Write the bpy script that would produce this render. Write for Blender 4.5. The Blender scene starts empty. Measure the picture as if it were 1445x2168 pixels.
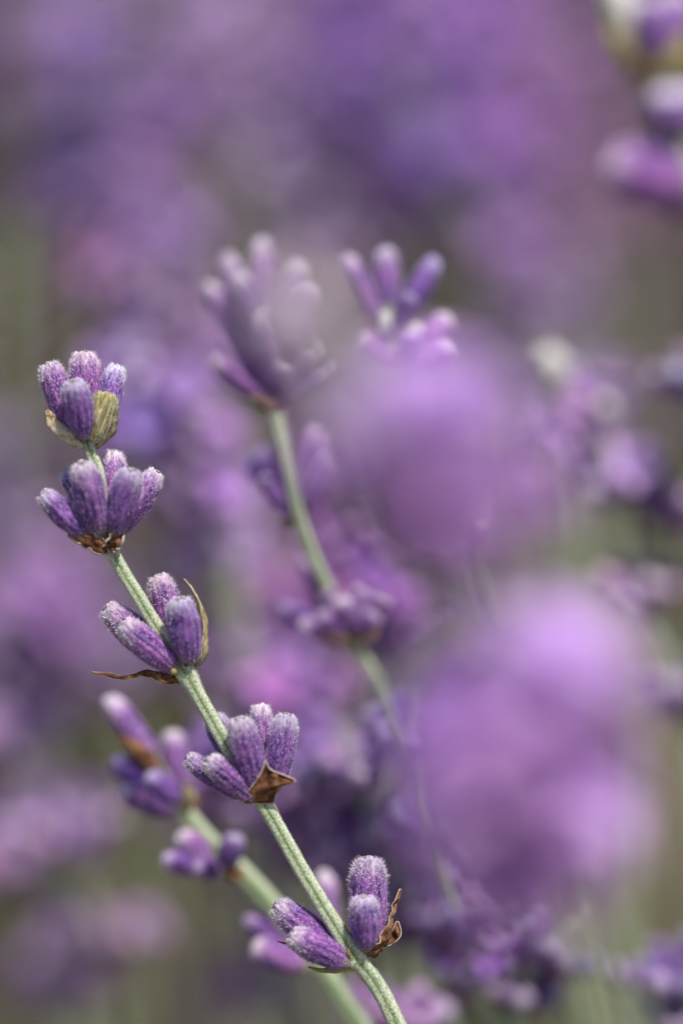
import bpy, math, random
import numpy as np
from mathutils import Vector, Matrix, noise as mnoise

R = math.radians
scene = bpy.context.scene
col = scene.collection

# ------------------------------------------------------------------ camera
PITCH = R(17.0)
DIST = 0.300                      # lens to the sharp spike
FRAME_W = 0.054                   # width of the frame at the sharp spike (54 mm)
PXM = FRAME_W / 1445.0            # metres per photograph pixel at the sharp spike
SPOT = Vector((0.0, 0.0, 0.50))
FWD = Vector((0, math.cos(PITCH), -math.sin(PITCH)))
RIGHT = Vector((1, 0, 0))
UP = Vector((0, math.sin(PITCH), math.cos(PITCH)))
APERTURE = 0.030
cd = bpy.data.cameras.new('camera')
cam = bpy.data.objects.new('camera', cd)
col.objects.link(cam)
cam.location = SPOT - FWD * DIST
cam.rotation_euler = (math.pi / 2 - PITCH, 0, 0)
cd.sensor_fit = 'HORIZONTAL'
cd.sensor_width = 24.0
cd.lens = 24.0 * DIST / FRAME_W
cd.clip_start = 0.01
cd.clip_end = 1000.0
cd.dof.use_dof = True
cd.dof.focus_distance = DIST
cd.dof.aperture_fstop = (cd.lens / 1000.0) / APERTURE
cd.dof.aperture_blades = 0
scene.camera = cam

# ------------------------------------------------------------------ sky, sun, exposure
SUN_EL, SUN_AZ = R(70), R(134)    # azimuth clockwise from +Y (view direction): sun high, a little to the right and behind the lens
world = bpy.data.worlds.new('World')
scene.world = world
world.use_nodes = True
wn = world.node_tree
bg = wn.nodes['Background']
sky = wn.nodes.new('ShaderNodeTexSky')
sky.sky_type = 'NISHITA'
sky.sun_disc = False
sky.sun_elevation = SUN_EL
sky.sun_rotation = SUN_AZ
sky.dust_density = 2.0
wn.links.new(sky.outputs[0], bg.inputs[0])
bg.inputs[1].default_value = 0.11
sd = bpy.data.lights.new('sun', 'SUN')
sd.energy = 4.4
sd.angle = R(1.5)
sd.color = (1.0, 0.96, 0.90)
sun = bpy.data.objects.new('sun', sd)
col.objects.link(sun)
to_sun = Vector((math.sin(SUN_AZ) * math.cos(SUN_EL), math.cos(SUN_AZ) * math.cos(SUN_EL), math.sin(SUN_EL)))
sun.rotation_euler = to_sun.to_track_quat('Z', 'Y').to_euler()
vs = scene.view_settings
vs.view_transform = 'Standard'
vs.look = 'None'
vs.gamma = 1.0
vs.use_curve_mapping = False
vs.exposure = 0.22
scene.cycles.use_denoising = True
scene.cycles.max_bounces = 8
scene.cycles.use_adaptive_sampling = False

# ------------------------------------------------------------------ helpers
def P(u, v, y=0.0):
    """point seen at photograph pixel (u, v), y millimetres behind the sharp plane"""
    s = (DIST + y / 1000.0) / DIST
    return SPOT + FWD * (y / 1000.0) + RIGHT * ((u - 722.5) * PXM * s) + UP * ((1084.0 - v) * PXM * s)

def tag(o, label=None, cat=None, group=None, kind=None):
    if label: o['label'] = label
    if cat: o['category'] = cat
    if group: o['group'] = group
    if kind: o['kind'] = kind
    return o

def link(name, data, parent=None):
    o = bpy.data.objects.new(name, data)
    col.objects.link(o)
    if parent is not None:
        o.parent = parent
    return o

def mesh(name, verts, faces, mat, smooth=True, attr=None):
    me = bpy.data.meshes.new(name)
    me.from_pydata([tuple(v) for v in verts], [], faces)
    if smooth:
        me.polygons.foreach_set('use_smooth', [True] * len(me.polygons))
    me.materials.append(mat)
    if attr:
        for k, vals in attr.items():
            a = me.attributes.new(k, 'FLOAT', 'POINT')
            a.data.foreach_set('value', vals)
    me.update()
    return me

def catmull(pts, n):
    """dense smooth points through pts (tangents weighted by span, so uneven spacing does not overshoot)"""
    m = len(pts)
    h = [max(1e-9, (pts[i + 1] - pts[i]).length) for i in range(m - 1)]
    tan = []
    for i in range(m):
        if i == 0: tan.append((pts[1] - pts[0]) / h[0])
        elif i == m - 1: tan.append((pts[-1] - pts[-2]) / h[-1])
        else:
            a, b = (pts[i] - pts[i - 1]) / h[i - 1], (pts[i + 1] - pts[i]) / h[i]
            tan.append((a * h[i] + b * h[i - 1]) / (h[i] + h[i - 1]))
    out = []
    for i in range(m - 1):
        for k in range(n):
            t = k / n
            t2, t3 = t * t, t * t * t
            out.append(pts[i] * (2 * t3 - 3 * t2 + 1) + tan[i] * (h[i] * (t3 - 2 * t2 + t)) + pts[i + 1] * (3 * t2 - 2 * t3) + tan[i + 1] * (h[i] * (t3 - t2)))
    out.append(pts[-1].copy())
    return out

def frames(pts):
    """tangent / side / up frame for each point, transported along"""
    T = []
    for i in range(len(pts)):
        a, b = pts[max(0, i - 1)], pts[min(len(pts) - 1, i + 1)]
        T.append((b - a).normalized())
    s = T[0].cross(FWD)
    if s.length < 1e-4: s = T[0].cross(RIGHT)
    s.normalize()
    out = []
    for t in T:
        s = (s - t * s.dot(t)).normalized()
        out.append((t, s, t.cross(s)))
    return out

# ------------------------------------------------------------------ materials
def new_mat(name):
    m = bpy.data.materials.new(name)
    m.use_nodes = True
    nt = m.node_tree
    return m, nt, nt.nodes['Principled BSDF']

def nd(nt, t, **kw):
    n = nt.nodes.new(t)
    for k, v in kw.items():
        setattr(n, k, v)
    return n

def ramp(nt, fac, stops, interp='LINEAR'):
    r = nd(nt, 'ShaderNodeValToRGB')
    r.color_ramp.interpolation = interp
    e = r.color_ramp.elements
    while len(e) < len(stops): e.new(0.5)
    for el, (p, c) in zip(e, stops):
        el.position = p
        el.color = (*c, 1) if len(c) == 3 else c
    nt.links.new(fac, r.inputs[0])
    return r.outputs[0]

def mix(nt, fac, a, b, blend='MIX'):
    m = nd(nt, 'ShaderNodeMix', data_type='RGBA', blend_type=blend)
    for sock, val in ((m.inputs[0], fac), (m.inputs[6], a), (m.inputs[7], b)):
        if hasattr(val, 'is_output'): nt.links.new(val, sock)
        elif isinstance(val, (int, float)): sock.default_value = val
        else: sock.default_value = (*val, 1) if len(val) == 3 else val
    return m.outputs[2]

def noise_tex(nt, vec, scale, detail=3, rough=0.6):
    n = nd(nt, 'ShaderNodeTexNoise')
    n.inputs['Scale'].default_value = scale
    n.inputs['Detail'].default_value = detail
    n.inputs['Roughness'].default_value = rough
    nt.links.new(vec, n.inputs['Vector'])
    return n.outputs[0]

def with_translucency(nt, bs, colour, amount):
    tr = nd(nt, 'ShaderNodeBsdfTranslucent')
    if hasattr(colour, 'is_output'): nt.links.new(colour, tr.inputs[0])
    else: tr.inputs[0].default_value = (*colour, 1)
    ms = nd(nt, 'ShaderNodeMixShader')
    ms.inputs[0].default_value = amount
    nt.links.new(bs.outputs[0], ms.inputs[1])
    nt.links.new(tr.outputs[0], ms.inputs[2])
    nt.links.new(ms.outputs[0], nt.nodes['Material Output'].inputs[0])

def bud_material():
    m, nt, bs = new_mat('lavender_calyx')
    tc = nd(nt, 'ShaderNodeTexCoord')
    oi = nd(nt, 'ShaderNodeObjectInfo')
    sep = nd(nt, 'ShaderNodeSeparateXYZ')
    nt.links.new(tc.outputs['Generated'], sep.inputs[0])
    t0 = sep.outputs[2]
    va = nd(nt, 'ShaderNodeVectorMath', operation='ADD')      # every bud gets its own pattern
    rv = nd(nt, 'ShaderNodeCombineXYZ')
    sc = nd(nt, 'ShaderNodeMath', operation='MULTIPLY'); sc.inputs[1].default_value = 37.0
    nt.links.new(oi.outputs['Random'], sc.inputs[0])
    for k in range(3): nt.links.new(sc.outputs[0], rv.inputs[k])
    nt.links.new(tc.outputs['Object'], va.inputs[0]); nt.links.new(rv.outputs[0], va.inputs[1])
    v = va.outputs[0]
    n1 = noise_tex(nt, v, 3.0, 2)
    n0 = noise_tex(nt, v, 6.0, 3)                             # ragged border of the pale tip
    sh = nd(nt, 'ShaderNodeMath', operation='MULTIPLY_ADD'); sh.inputs[1].default_value = .42; sh.inputs[2].default_value = -.21
    nt.links.new(n0, sh.inputs[0])
    ts = nd(nt, 'ShaderNodeMath', operation='ADD', use_clamp=True)
    nt.links.new(t0, ts.inputs[0]); nt.links.new(sh.outputs[0], ts.inputs[1])
    t = ts.outputs[0]
    hue = ramp(nt, n1, [(0.36, (0.080, 0.030, 0.200)), (0.50, (0.160, 0.048, 0.250)), (0.64, (0.300, 0.110, 0.360))])
    along = ramp(nt, t, [(0.0, (0.22, 0.23, 0.11)), (0.13, (0.20, 0.16, 0.17)), (0.30, (0.15, 0.07, 0.27)), (0.74, (0.30, 0.14, 0.38)), (0.88, (0.56, 0.46, 0.58)), (1.0, (0.62, 0.58, 0.58))])
    ends = ramp(nt, t, [(0.05, (1, 1, 1)), (0.26, (0, 0, 0)), (0.70, (0, 0, 0)), (0.92, (1, 1, 1))])
    c = mix(nt, ends, hue, along)
    n2 = noise_tex(nt, v, 26.0, 3, 0.7)
    sp = ramp(nt, n2, [(0.53, (0, 0, 0)), (0.63, (0.8, 0.8, 0.8))])
    c = mix(nt, sp, c, (0.66, 0.50, 0.66))
    n3 = noise_tex(nt, v, 11.0, 2)
    dk = ramp(nt, n3, [(0.38, (0.30, 0.28, 0.36)), (0.54, (1, 1, 1))])
    c = mix(nt, 0.65, c, dk, 'MULTIPLY')
    c = mix(nt, 1.0, c, oi.outputs['Color'], 'MULTIPLY')
    nt.links.new(c, bs.inputs['Base Color'])
    bs.inputs['Roughness'].default_value = 0.85
    bs.inputs['Specular IOR Level'].default_value = 0.15
    bs.inputs['Sheen Weight'].default_value = 0.35
    bs.inputs['Sheen Tint'].default_value = (0.85, 0.75, 0.95, 1)
    bm = nd(nt, 'ShaderNodeBump'); bm.inputs['Strength'].default_value = 0.5; bm.inputs['Distance'].default_value = 0.0001
    nt.links.new(n2, bm.inputs['Height']); nt.links.new(bm.outputs[0], bs.inputs['Normal'])
    with_translucency(nt, bs, c, 0.12)
    return m

def simple_mat(name, stops, scale, rough=0.85, trans=0.0, coord='Object', tint=False, bump=0.0, dist=0.0001, detail=4, stretch=None):
    m, nt, bs = new_mat(name)
    tc = nd(nt, 'ShaderNodeTexCoord')
    vec = tc.outputs[coord]
    if stretch:
        mp = nd(nt, 'ShaderNodeMapping'); mp.inputs['Scale'].default_value = stretch
        nt.links.new(vec, mp.inputs[0]); vec = mp.outputs[0]
    n = noise_tex(nt, vec, scale, detail, 0.65)
    c = ramp(nt, n, stops)
    if tint:
        oi = nd(nt, 'ShaderNodeObjectInfo')
        c = mix(nt, 1.0, c, oi.outputs['Color'], 'MULTIPLY')
    nt.links.new(c, bs.inputs['Base Color'])
    bs.inputs['Roughness'].default_value = rough
    bs.inputs['Specular IOR Level'].default_value = 0.2
    if bump:
        bm = nd(nt, 'ShaderNodeBump'); bm.inputs['Strength'].default_value = bump; bm.inputs['Distance'].default_value = dist
        nt.links.new(n, bm.inputs['Height']); nt.links.new(bm.outputs[0], bs.inputs['Normal'])
    if trans: with_translucency(nt, bs, c, trans)
    return m

def stem_material():
    m, nt, bs = new_mat('lavender_stem')
    tc = nd(nt, 'ShaderNodeTexCoord')
    at = nd(nt, 'ShaderNodeAttribute', attribute_name='ridge')
    n = noise_tex(nt, tc.outputs['Object'], 5200.0, 3, 0.7)
    n2 = noise_tex(nt, tc.outputs['Object'], 420.0, 2)
    add = nd(nt, 'ShaderNodeMath', operation='MULTIPLY_ADD')
    nt.links.new(at.outputs['Fac'], add.inputs[0]); add.inputs[1].default_value = 0.32
    nt.links.new(n, add.inputs[2])
    c = ramp(nt, add.outputs[0], [(0.46, (0.12, 0.19, 0.060)), (0.70, (0.31, 0.35, 0.20)), (0.88, (0.60, 0.62, 0.49))])
    tone = ramp(nt, n2, [(0.35, (0.78, 0.86, 0.80)), (0.65, (1.0, 1.0, 0.97))])
    c = mix(nt, 1.0, c, tone, 'MULTIPLY')
    nt.links.new(c, bs.inputs['Base Color'])
    bs.inputs['Roughness'].default_value = 0.8
    bs.inputs['Specular IOR Level'].default_value = 0.2
    bm = nd(nt, 'ShaderNodeBump'); bm.inputs['Strength'].default_value = 0.7; bm.inputs['Distance'].default_value = 0.00008
    nt.links.new(n, bm.inputs['Height']); nt.links.new(bm.outputs[0], bs.inputs['Normal'])
    return m

M = {}
M['bud'] = bud_material()
M['tip'] = simple_mat('bud_tip', [(0.38, (0.10, 0.08, 0.09)), (0.52, (0.34, 0.30, 0.31)), (0.66, (0.60, 0.56, 0.57))], 9.0, trans=0.1)
def fuzz_material():
    m, nt, bs = new_mat('bud_fuzz')
    tc = nd(nt, 'ShaderNodeTexCoord')
    sep = nd(nt, 'ShaderNodeSeparateXYZ')
    nt.links.new(tc.outputs['Generated'], sep.inputs[0])
    n = noise_tex(nt, tc.outputs['Object'], 5.0, 2)
    ad = nd(nt, 'ShaderNodeMath', operation='MULTIPLY_ADD')
    nt.links.new(n, ad.inputs[0]); ad.inputs[1].default_value = .8
    nt.links.new(sep.outputs[2], ad.inputs[2])
    mr = nd(nt, 'ShaderNodeMapRange'); mr.inputs['From Max'].default_value = 1.5
    nt.links.new(ad.outputs[0], mr.inputs[0])
    c = ramp(nt, mr.outputs[0], [(0.22, (0.56, 0.48, 0.54)), (0.36, (0.42, 0.20, 0.54)), (0.52, (0.56, 0.36, 0.63)), (0.62, (0.42, 0.20, 0.56)), (0.80, (0.84, 0.79, 0.82))])
    nt.links.new(c, bs.inputs['Base Color'])
    bs.inputs['Roughness'].default_value = .8
    with_translucency(nt, bs, c, .35)
    return m
M['fuzz'] = fuzz_material()
M['dullbract'] = simple_mat('dull_bract', [(0.35, (0.06, 0.035, 0.035)), (0.5, (0.12, 0.07, 0.06)), (0.65, (0.22, 0.14, 0.11))], 1500.0, trans=0.1)
M['creamscale'] = simple_mat('cream_bract', [(0.36, (0.20, 0.11, 0.06)), (0.46, (0.46, 0.38, 0.22)), (0.60, (0.72, 0.64, 0.50))], 1300.0, trans=0.15, bump=0.5)
M['cream'] = simple_mat('cream_calyx', [(0.36, (0.52, 0.50, 0.44)), (0.50, (0.70, 0.68, 0.62)), (0.66, (0.80, 0.79, 0.76))], 5.0, trans=0.15)
M['stem'] = stem_material()
M['stemfuzz'] = simple_mat('stem_fuzz', [(0.4, (0.50, 0.54, 0.36)), (0.6, (0.72, 0.72, 0.60))], 900.0, trans=0.3)
M['bract'] = simple_mat('dry_bract', [(0.34, (0.060, 0.024, 0.013)), (0.50, (0.17, 0.070, 0.034)), (0.64, (0.33, 0.18, 0.09))], 1500.0, trans=0.15, bump=0.5)
M['bractedge'] = simple_mat('bract_margin', [(0.35, (0.42, 0.32, 0.23)), (0.65, (0.66, 0.57, 0.46))], 2500.0, trans=0.2)
M['tan'] = simple_mat('tan_bract', [(0.35, (0.22, 0.15, 0.07)), (0.52, (0.40, 0.33, 0.18)), (0.66, (0.56, 0.50, 0.36))], 1800.0, trans=0.2, bump=0.5)
M['olive'] = simple_mat('olive_calyx', [(0.36, (0.20, 0.17, 0.05)), (0.50, (0.40, 0.34, 0.13)), (0.62, (0.70, 0.63, 0.46))], 11.0, trans=0.12, bump=0.4, stretch=(1, 1, .16))
M['petal'] = simple_mat('petal', [(0.35, (0.46, 0.28, 0.56)), (0.65, (0.64, 0.48, 0.72))], 4.0, trans=0.48, tint=True)
M['leaf'] = simple_mat('lavender_leaf', [(0.35, (0.068, 0.062, 0.028)), (0.65, (0.138, 0.122, 0.062))], 40.0, trans=0.15)
M['far'] = simple_mat('far_flower', [(0.36, (0.20, 0.12, 0.26)), (0.52, (0.34, 0.22, 0.37)), (0.66, (0.50, 0.40, 0.48))], 260.0, trans=0.10, tint=True)
M['farstem'] = simple_mat('far_stem', [(0.35, (0.12, 0.14, 0.06)), (0.65, (0.24, 0.26, 0.14))], 60.0)
M['soil'] = simple_mat('soil', [(0.30, (0.085, 0.066, 0.045)), (0.50, (0.135, 0.110, 0.075)), (0.70, (0.20, 0.165, 0.115))], 6.0, bump=0.6, dist=0.02, detail=8)

# ------------------------------------------------------------------ bud meshes (unit length along +Z, radius 0.5)
PROF = [(0.0, .24), (0.03, .40), (0.09, .58), (0.18, .76), (0.30, .90), (0.45, .98), (0.58, 1.0), (0.70, .985), (0.80, .93), (0.87, .85), (0.92, .75), (0.955, .63), (0.978, .48), (0.968, .38), (0.945, .30)]
def bud_surface(t, th, sd, ribs=13, lump=0.15):
    ts = [p[0] for p in PROF[:13]]; rs = [p[1] for p in PROF[:13]]
    r = float(np.interp(t, ts, rs)) * 0.5
    k = mnoise.noise(Vector((math.cos(th) * 1.1 + sd * 7.3, math.sin(th) * 1.1, t * 4.2)))
    r *= 1 + (lump if t < .75 else .06) * k + 0.045 * math.cos(ribs * th) * min(1, t * 4) * (1 if t < .9 else .4)
    return r
def bend(sd, t):
    a = sd * 2.4
    b = 0.10 * (math.sin(sd * 5.1) * .6 + .4) * (t * (1 - t)) * 4 * 0.5
    return b * math.cos(a), b * math.sin(a)

def bud_mesh(sd, nseg, prof, name='bud'):
    vs_, fs = [], []
    for j, (t, rr) in enumerate(prof):
        bx, by = bend(sd, t)
        for i in range(nseg):
            th = 2 * math.pi * i / nseg
            base = rr * 0.5
            k = mnoise.noise(Vector((math.cos(th) * 1.1 + sd * 7.3, math.sin(th) * 1.1, t * 4.2)))
            r = base * (1 + (0.15 if t < .75 else .06) * k + 0.045 * math.cos(13 * th) * min(1, t * 4))
            z = t
            if j >= len(prof) - 5 and t > .9:
                z += 0.012 * math.cos(5 * th + sd) + 0.022 * max(0, math.cos(th + sd * 3)) ** 4
            vs_.append((r * math.cos(th) + bx, r * math.sin(th) + by, z))
    n = len(prof)
    for j in range(n - 1):
        for i in range(nseg):
            a, b = j * nseg + i, j * nseg + (i + 1) % nseg
            fs.append((a, b, b + nseg, a + nseg))
    fs.append(tuple(reversed(range(nseg))))
    fs.append(tuple((n - 1) * nseg + i for i in range(nseg)))
    return mesh(name, vs_, fs, M['bud'])

def tip_mesh(sd, nseg=12):
    """closed corolla peeping out of the calyx mouth"""
    rng = random.Random(int(sd * 1000) + 5)
    vs_, fs = [], []
    bx, by = bend(sd, 0.95)
    ox, oy = rng.uniform(-.03, .03), rng.uniform(-.03, .03)
    rings = [(0.93, .28), (0.952, .36), (0.975, .36), (0.995, .28), (1.003, .14)]
    for j, (z, r) in enumerate(rings):
        for i in range(nseg):
            th = 2 * math.pi * i / nseg
            q = r * .5 * (1 + .14 * math.cos(4 * th + sd))
            vs_.append((bx + ox * j * .3 + q * math.cos(th), by + oy * j * .3 + q * math.sin(th), z + rng.uniform(-.006, .006)))
    for j in range(len(rings) - 1):
        for i in range(nseg):
            a, b = j * nseg + i, j * nseg + (i + 1) % nseg
            fs.append((a, b, b + nseg, a + nseg))
    fs.append(tuple(reversed(range(nseg)))); fs.append(tuple((len(rings) - 1) * nseg + i for i in range(nseg)))
    return mesh('corolla_tip', vs_, fs, M['tip'])

def fuzz_mesh(sd, count, lo=.016, hi=.058, w=.0034):
    """fine felt of hairs on a bud"""
    rng = random.Random(int(sd * 997) + 11)
    vs_, fs = [], []
    for _ in range(count):
        t = rng.random() ** 0.8 * 0.97
        th = rng.random() * 2 * math.pi
        patch = mnoise.noise(Vector((math.cos(th) * 1.3 + sd * 3, math.sin(th) * 1.3, t * 4.5)))
        if t < .80 and (patch < rng.uniform(-.45, .25) or math.cos(13 * th) < rng.uniform(-1.2, .6)): continue
        if t >= .80 and rng.random() < .5: continue
        bx, by = bend(sd, t)
        e = .01
        r = bud_surface(t, th, sd)
        dr = (bud_surface(min(.97, t + e), th, sd) - bud_surface(max(0, t - e), th, sd)) / (2 * e)
        nrm = Vector((math.cos(th), math.sin(th), -dr / 2.8)).normalized()
        p = Vector((r * math.cos(th) + bx, r * math.sin(th) + by, t)) - nrm * .004
        d = (nrm + Vector((rng.gauss(0, .5), rng.gauss(0, .5), rng.gauss(.35, .45)))).normalized()
        ln = rng.uniform(lo, hi) * (1 + .5 * max(0, t - .8) * 5 * rng.random())
        s = d.cross(Vector((rng.gauss(0, 1), rng.gauss(0, 1), rng.gauss(0, 1)))).normalized() * w
        # widths are in bud-widths, undo the length stretch
        k = 2.7
        tip = p + Vector((d.x * ln * k, d.y * ln * k, d.z * ln))
        i0 = len(vs_)
        vs_ += [p + Vector((s.x * k, s.y * k, s.z)), p - Vector((s.x * k, s.y * k, s.z)), tip]
        fs.append((i0, i0 + 1, i0 + 2))
    return mesh('fuzz', vs_, fs, M['fuzz'], smooth=False)

SEEDS = [0.37 + 0.61 * i for i in range(8)]
HI = []
for s in SEEDS:
    HI.append((bud_mesh(s, 52, PROF), tip_mesh(s), fuzz_mesh(s, 5200)))
LOPROF = [PROF[i] for i in (0, 2, 4, 6, 8, 10, 11)] + [(1.0, .30)]
LO = [bud_mesh(s, 10, LOPROF) for s in SEEDS[:5]]

def corolla_mesh(sd):
    """open two-lipped flower: flared tube with five lobes"""
    rng = random.Random(int(sd * 313))
    ns = 30
    rings = [(0.0, .16, 0), (0.35, .19, 0), (0.60, .26, 0), (0.78, .42, .05), (0.92, .70, .16), (0.98, 1.0, .34)]
    vs_, fs = [], []
    for z, r, lob in rings:
        for i in range(ns):
            th = 2 * math.pi * i / ns
            k = (.5 + .5 * math.cos(5 * th))
            q = r * .62 * (1 - lob * (1 - k) * 1.2)
            vs_.append((q * math.cos(th), q * math.sin(th), z - lob * .35 * k * k + rng.uniform(-.01, .01)))
    n = len(rings)
    for z, r, lob in reversed(rings):
        for i in range(ns):
            th = 2 * math.pi * i / ns
            k = (.5 + .5 * math.cos(5 * th))
            q = max(.04, r * .62 * (1 - lob * (1 - k) * 1.2) - .03)
            vs_.append((q * math.cos(th), q * math.sin(th), z - lob * .35 * k * k + .025))
    for j in range(2 * n - 1):
        for i in range(ns):
            a, b = j * ns + i, j * ns + (i + 1) % ns
            fs.append((a, b, b + ns, a + ns))
    fs.append(tuple(reversed(range(ns))))
    fs.append(tuple((2 * n - 1) * ns + i for i in range(ns)))
    return mesh('corolla', vs_, fs, M['petal'])
COR = [corolla_mesh(s) for s in SEEDS[:3]]

# ------------------------------------------------------------------ stems and bracts
def tube_mesh(name, pts, rad, mat, nseg=20, square=.09):
    fr = frames(pts)
    vs_, fs, ridge = [], [], []
    for i, (p, (t, s, b)) in enumerate(zip(pts, fr)):
        r = rad(i / (len(pts) - 1)) if callable(rad) else rad[i]
        for k in range(nseg):
            th = 2 * math.pi * k / nseg
            q = r * (1 - square * math.cos(4 * th))
            vs_.append(p + s * (q * math.cos(th)) + b * (q * math.sin(th)))
            ridge.append(min(1.0, abs(math.sin(2 * th)) * 1.9))
    for i in range(len(pts) - 1):
        for k in range(nseg):
            a, b = i * nseg + k, i * nseg + (k + 1) % nseg
            fs.append((a, b, b + nseg, a + nseg))
    fs.append(tuple(reversed(range(nseg))))
    fs.append(tuple((len(pts) - 1) * nseg + k for k in range(nseg)))
    return mesh(name, vs_, fs, mat, attr={'ridge': ridge})

def stem_fuzz_mesh(pts, rad, i0, i1, count, seed=3):
    rng = random.Random(seed)
    fr = frames(pts)
    vs_, fs = [], []
    for _ in range(count):
        f = rng.uniform(i0, i1 - 1.001)
        i = int(f); q = f - i
        p0 = pts[i].lerp(pts[i + 1], q)
        t, s, b = fr[i]
        th = rng.random() * 2 * math.pi
        if min(1, abs(math.sin(2 * th)) * 1.9) < rng.random(): continue
        n = s * math.cos(th) + b * math.sin(th)
        p = p0 + n * rad[i] * .98
        d = (n + t * rng.gauss(-.2, .4) + s * rng.gauss(0, .4) + b * rng.gauss(0, .4)).normalized()
        ln = rng.uniform(.00004, .00012)
        w = d.cross(Vector((rng.gauss(0, 1), rng.gauss(0, 1), rng.gauss(0, 1)))).normalized() * .000016
        k = len(vs_)
        vs_ += [p + w, p - w, p + d * ln]
        fs.append((k, k + 1, k + 2))
    return mesh('fuzz', vs_, fs, M['stemfuzz'], smooth=False)

def bract_mesh(pts, widths, side, mat, cup=.35, crumple=.12, seed=0, thick=.00006, na=16, nc=7, tooth=0.0):
    """thin curved scale: a sheet along pts, widths across, cupped and crumpled, with real thickness"""
    rng = random.Random(seed)
    line = catmull(pts, max(2, na // (len(pts) - 1)))
    n = len(line)
    ws = np.interp(np.linspace(0, 1, n), np.linspace(0, 1, len(widths)), widths)
    top, bot = [], []
    for i, p in enumerate(line):
        a, b = line[max(0, i - 1)], line[min(n - 1, i + 1)]
        t = (b - a).normalized()
        s = (side - t * side.dot(t)).normalized()
        u = t.cross(s)
        for k in range(nc):
            c = -1 + 2 * k / (nc - 1)
            w = ws[i] * .5
            jag = 1 + tooth * rng.uniform(-1, 1) if abs(c) == 1 else 1
            z = cup * w * c * c + crumple * w * mnoise.noise(Vector((i * .35 + seed * 3.1, c * 1.7, seed)))*2
            q = p + s * (c * w * jag) + u * z
            top.append(q + u * thick * .5); bot.append(q - u * thick * .5)
    vs_ = top + bot
    N = n * nc
    fs = []
    for i in range(n - 1):
        for k in range(nc - 1):
            a = i * nc + k
            fs.append((a, a + 1, a + nc + 1, a + nc))
            fs.append((N + a, N + a + nc, N + a + nc + 1, N + a + 1))
    rim = [k for k in range(nc)] + [i * nc + nc - 1 for i in range(1, n)] + [(n - 1) * nc + k for k in range(nc - 2, -1, -1)] + [i * nc for i in range(n - 2, 0, -1)]
    for a, b in zip(rim, rim[1:] + rim[:1]):
        fs.append((a, a + N, b + N, b))
    me = mesh('bract', vs_, fs, mat)
    return me, [top[i] for i in rim]

def margin_mesh(loop, rad):
    """pale dry rim along a bract's edge"""
    vs_, fs = [], []
    n = len(loop)
    for i, p in enumerate(loop):
        t = (loop[(i + 1) % n] - loop[i - 1])
        if t.length < 1e-9: t = Vector((0, 0, 1))
        t.normalize()
        s = t.cross(FWD)
        if s.length < 1e-3: s = t.cross(RIGHT)
        s.normalize(); b = t.cross(s)
        for k in range(4):
            th = k * math.pi / 2
            vs_.append(p + s * rad * math.cos(th) + b * rad * math.sin(th))
    for i in range(n):
        for k in range(4):
            a, b = i * 4 + k, i * 4 + (k + 1) % 4
            c, d = ((i + 1) % n) * 4 + (k + 1) % 4, ((i + 1) % n) * 4 + k
            fs.append((a, b, c, d))
    return mesh('margin', vs_, fs, M['bractedge'])

def put_world(o, root):
    """mesh made in world coordinates under a root standing at root.location"""
    o.parent = root
    o.location = -root.location

def axis_matrix(base, tip, width, roll):
    d = tip - base
    L = d.length
    q = d.to_track_quat('Z', 'Y').to_matrix() @ Matrix.Rotation(roll, 3, 'Z')
    return q.to_4x4(), L

def add_bud(root, base, tip, width, idx, roll, tint=(1, 1, 1), hi=False):
    m4, L = axis_matrix(base, tip, width, roll)
    if hi:
        b = link('bud', HI[idx % len(HI)][0], root)
    else:
        b = link('bud', LO[idx % len(LO)], root)
    b.rotation_mode = 'QUATERNION'
    b.rotation_quaternion = m4.to_quaternion()
    b.location = base - root.location
    b.scale = (width, width, L)
    b.color = (*tint, 1)
    if hi:
        c = link('corolla_tip', HI[idx % len(HI)][1], b)
        f = link('fuzz', HI[idx % len(HI)][2], b); f['kind'] = 'stuff'
    return b

def ground_run(p, d, rng, foot=None):
    """points taking a stem from p (heading down along d) to the soil"""
    if foot is None:
        foot = Vector((p.x * .6 + d.x * .12 + rng.uniform(-.03, .03), p.y * .8 + .03 + rng.uniform(-.03, .03), -0.004))
    m1 = p + d * (p.z * .30)
    m2 = foot + (m1 - foot) * .45 + Vector((d.x, d.y, 0)) * .02
    return [m1, m2, foot]

# ------------------------------------------------------------------ the ground
def ground():
    n = 60
    rng = random.Random(4)
    xs = [math.copysign(abs(v) ** 3, v) * 300 for v in np.linspace(-1, 1, n)]
    vs_ = []
    for y in xs:
        for x in xs:
            z = 0.0
            if abs(x) < 12 and abs(y) < 12:
                z = .012 * mnoise.noise(Vector((x * 1.7, y * 1.7, 0)))
            vs_.append((x, y, z - .012))
    fs = [(j * n + i, j * n + i + 1, (j + 1) * n + i + 1, (j + 1) * n + i) for j in range(n - 1) for i in range(n - 1)]
    o = link('ground', mesh('ground', vs_, fs, M['soil']))
    tag(o, kind='structure')
ground()

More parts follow.
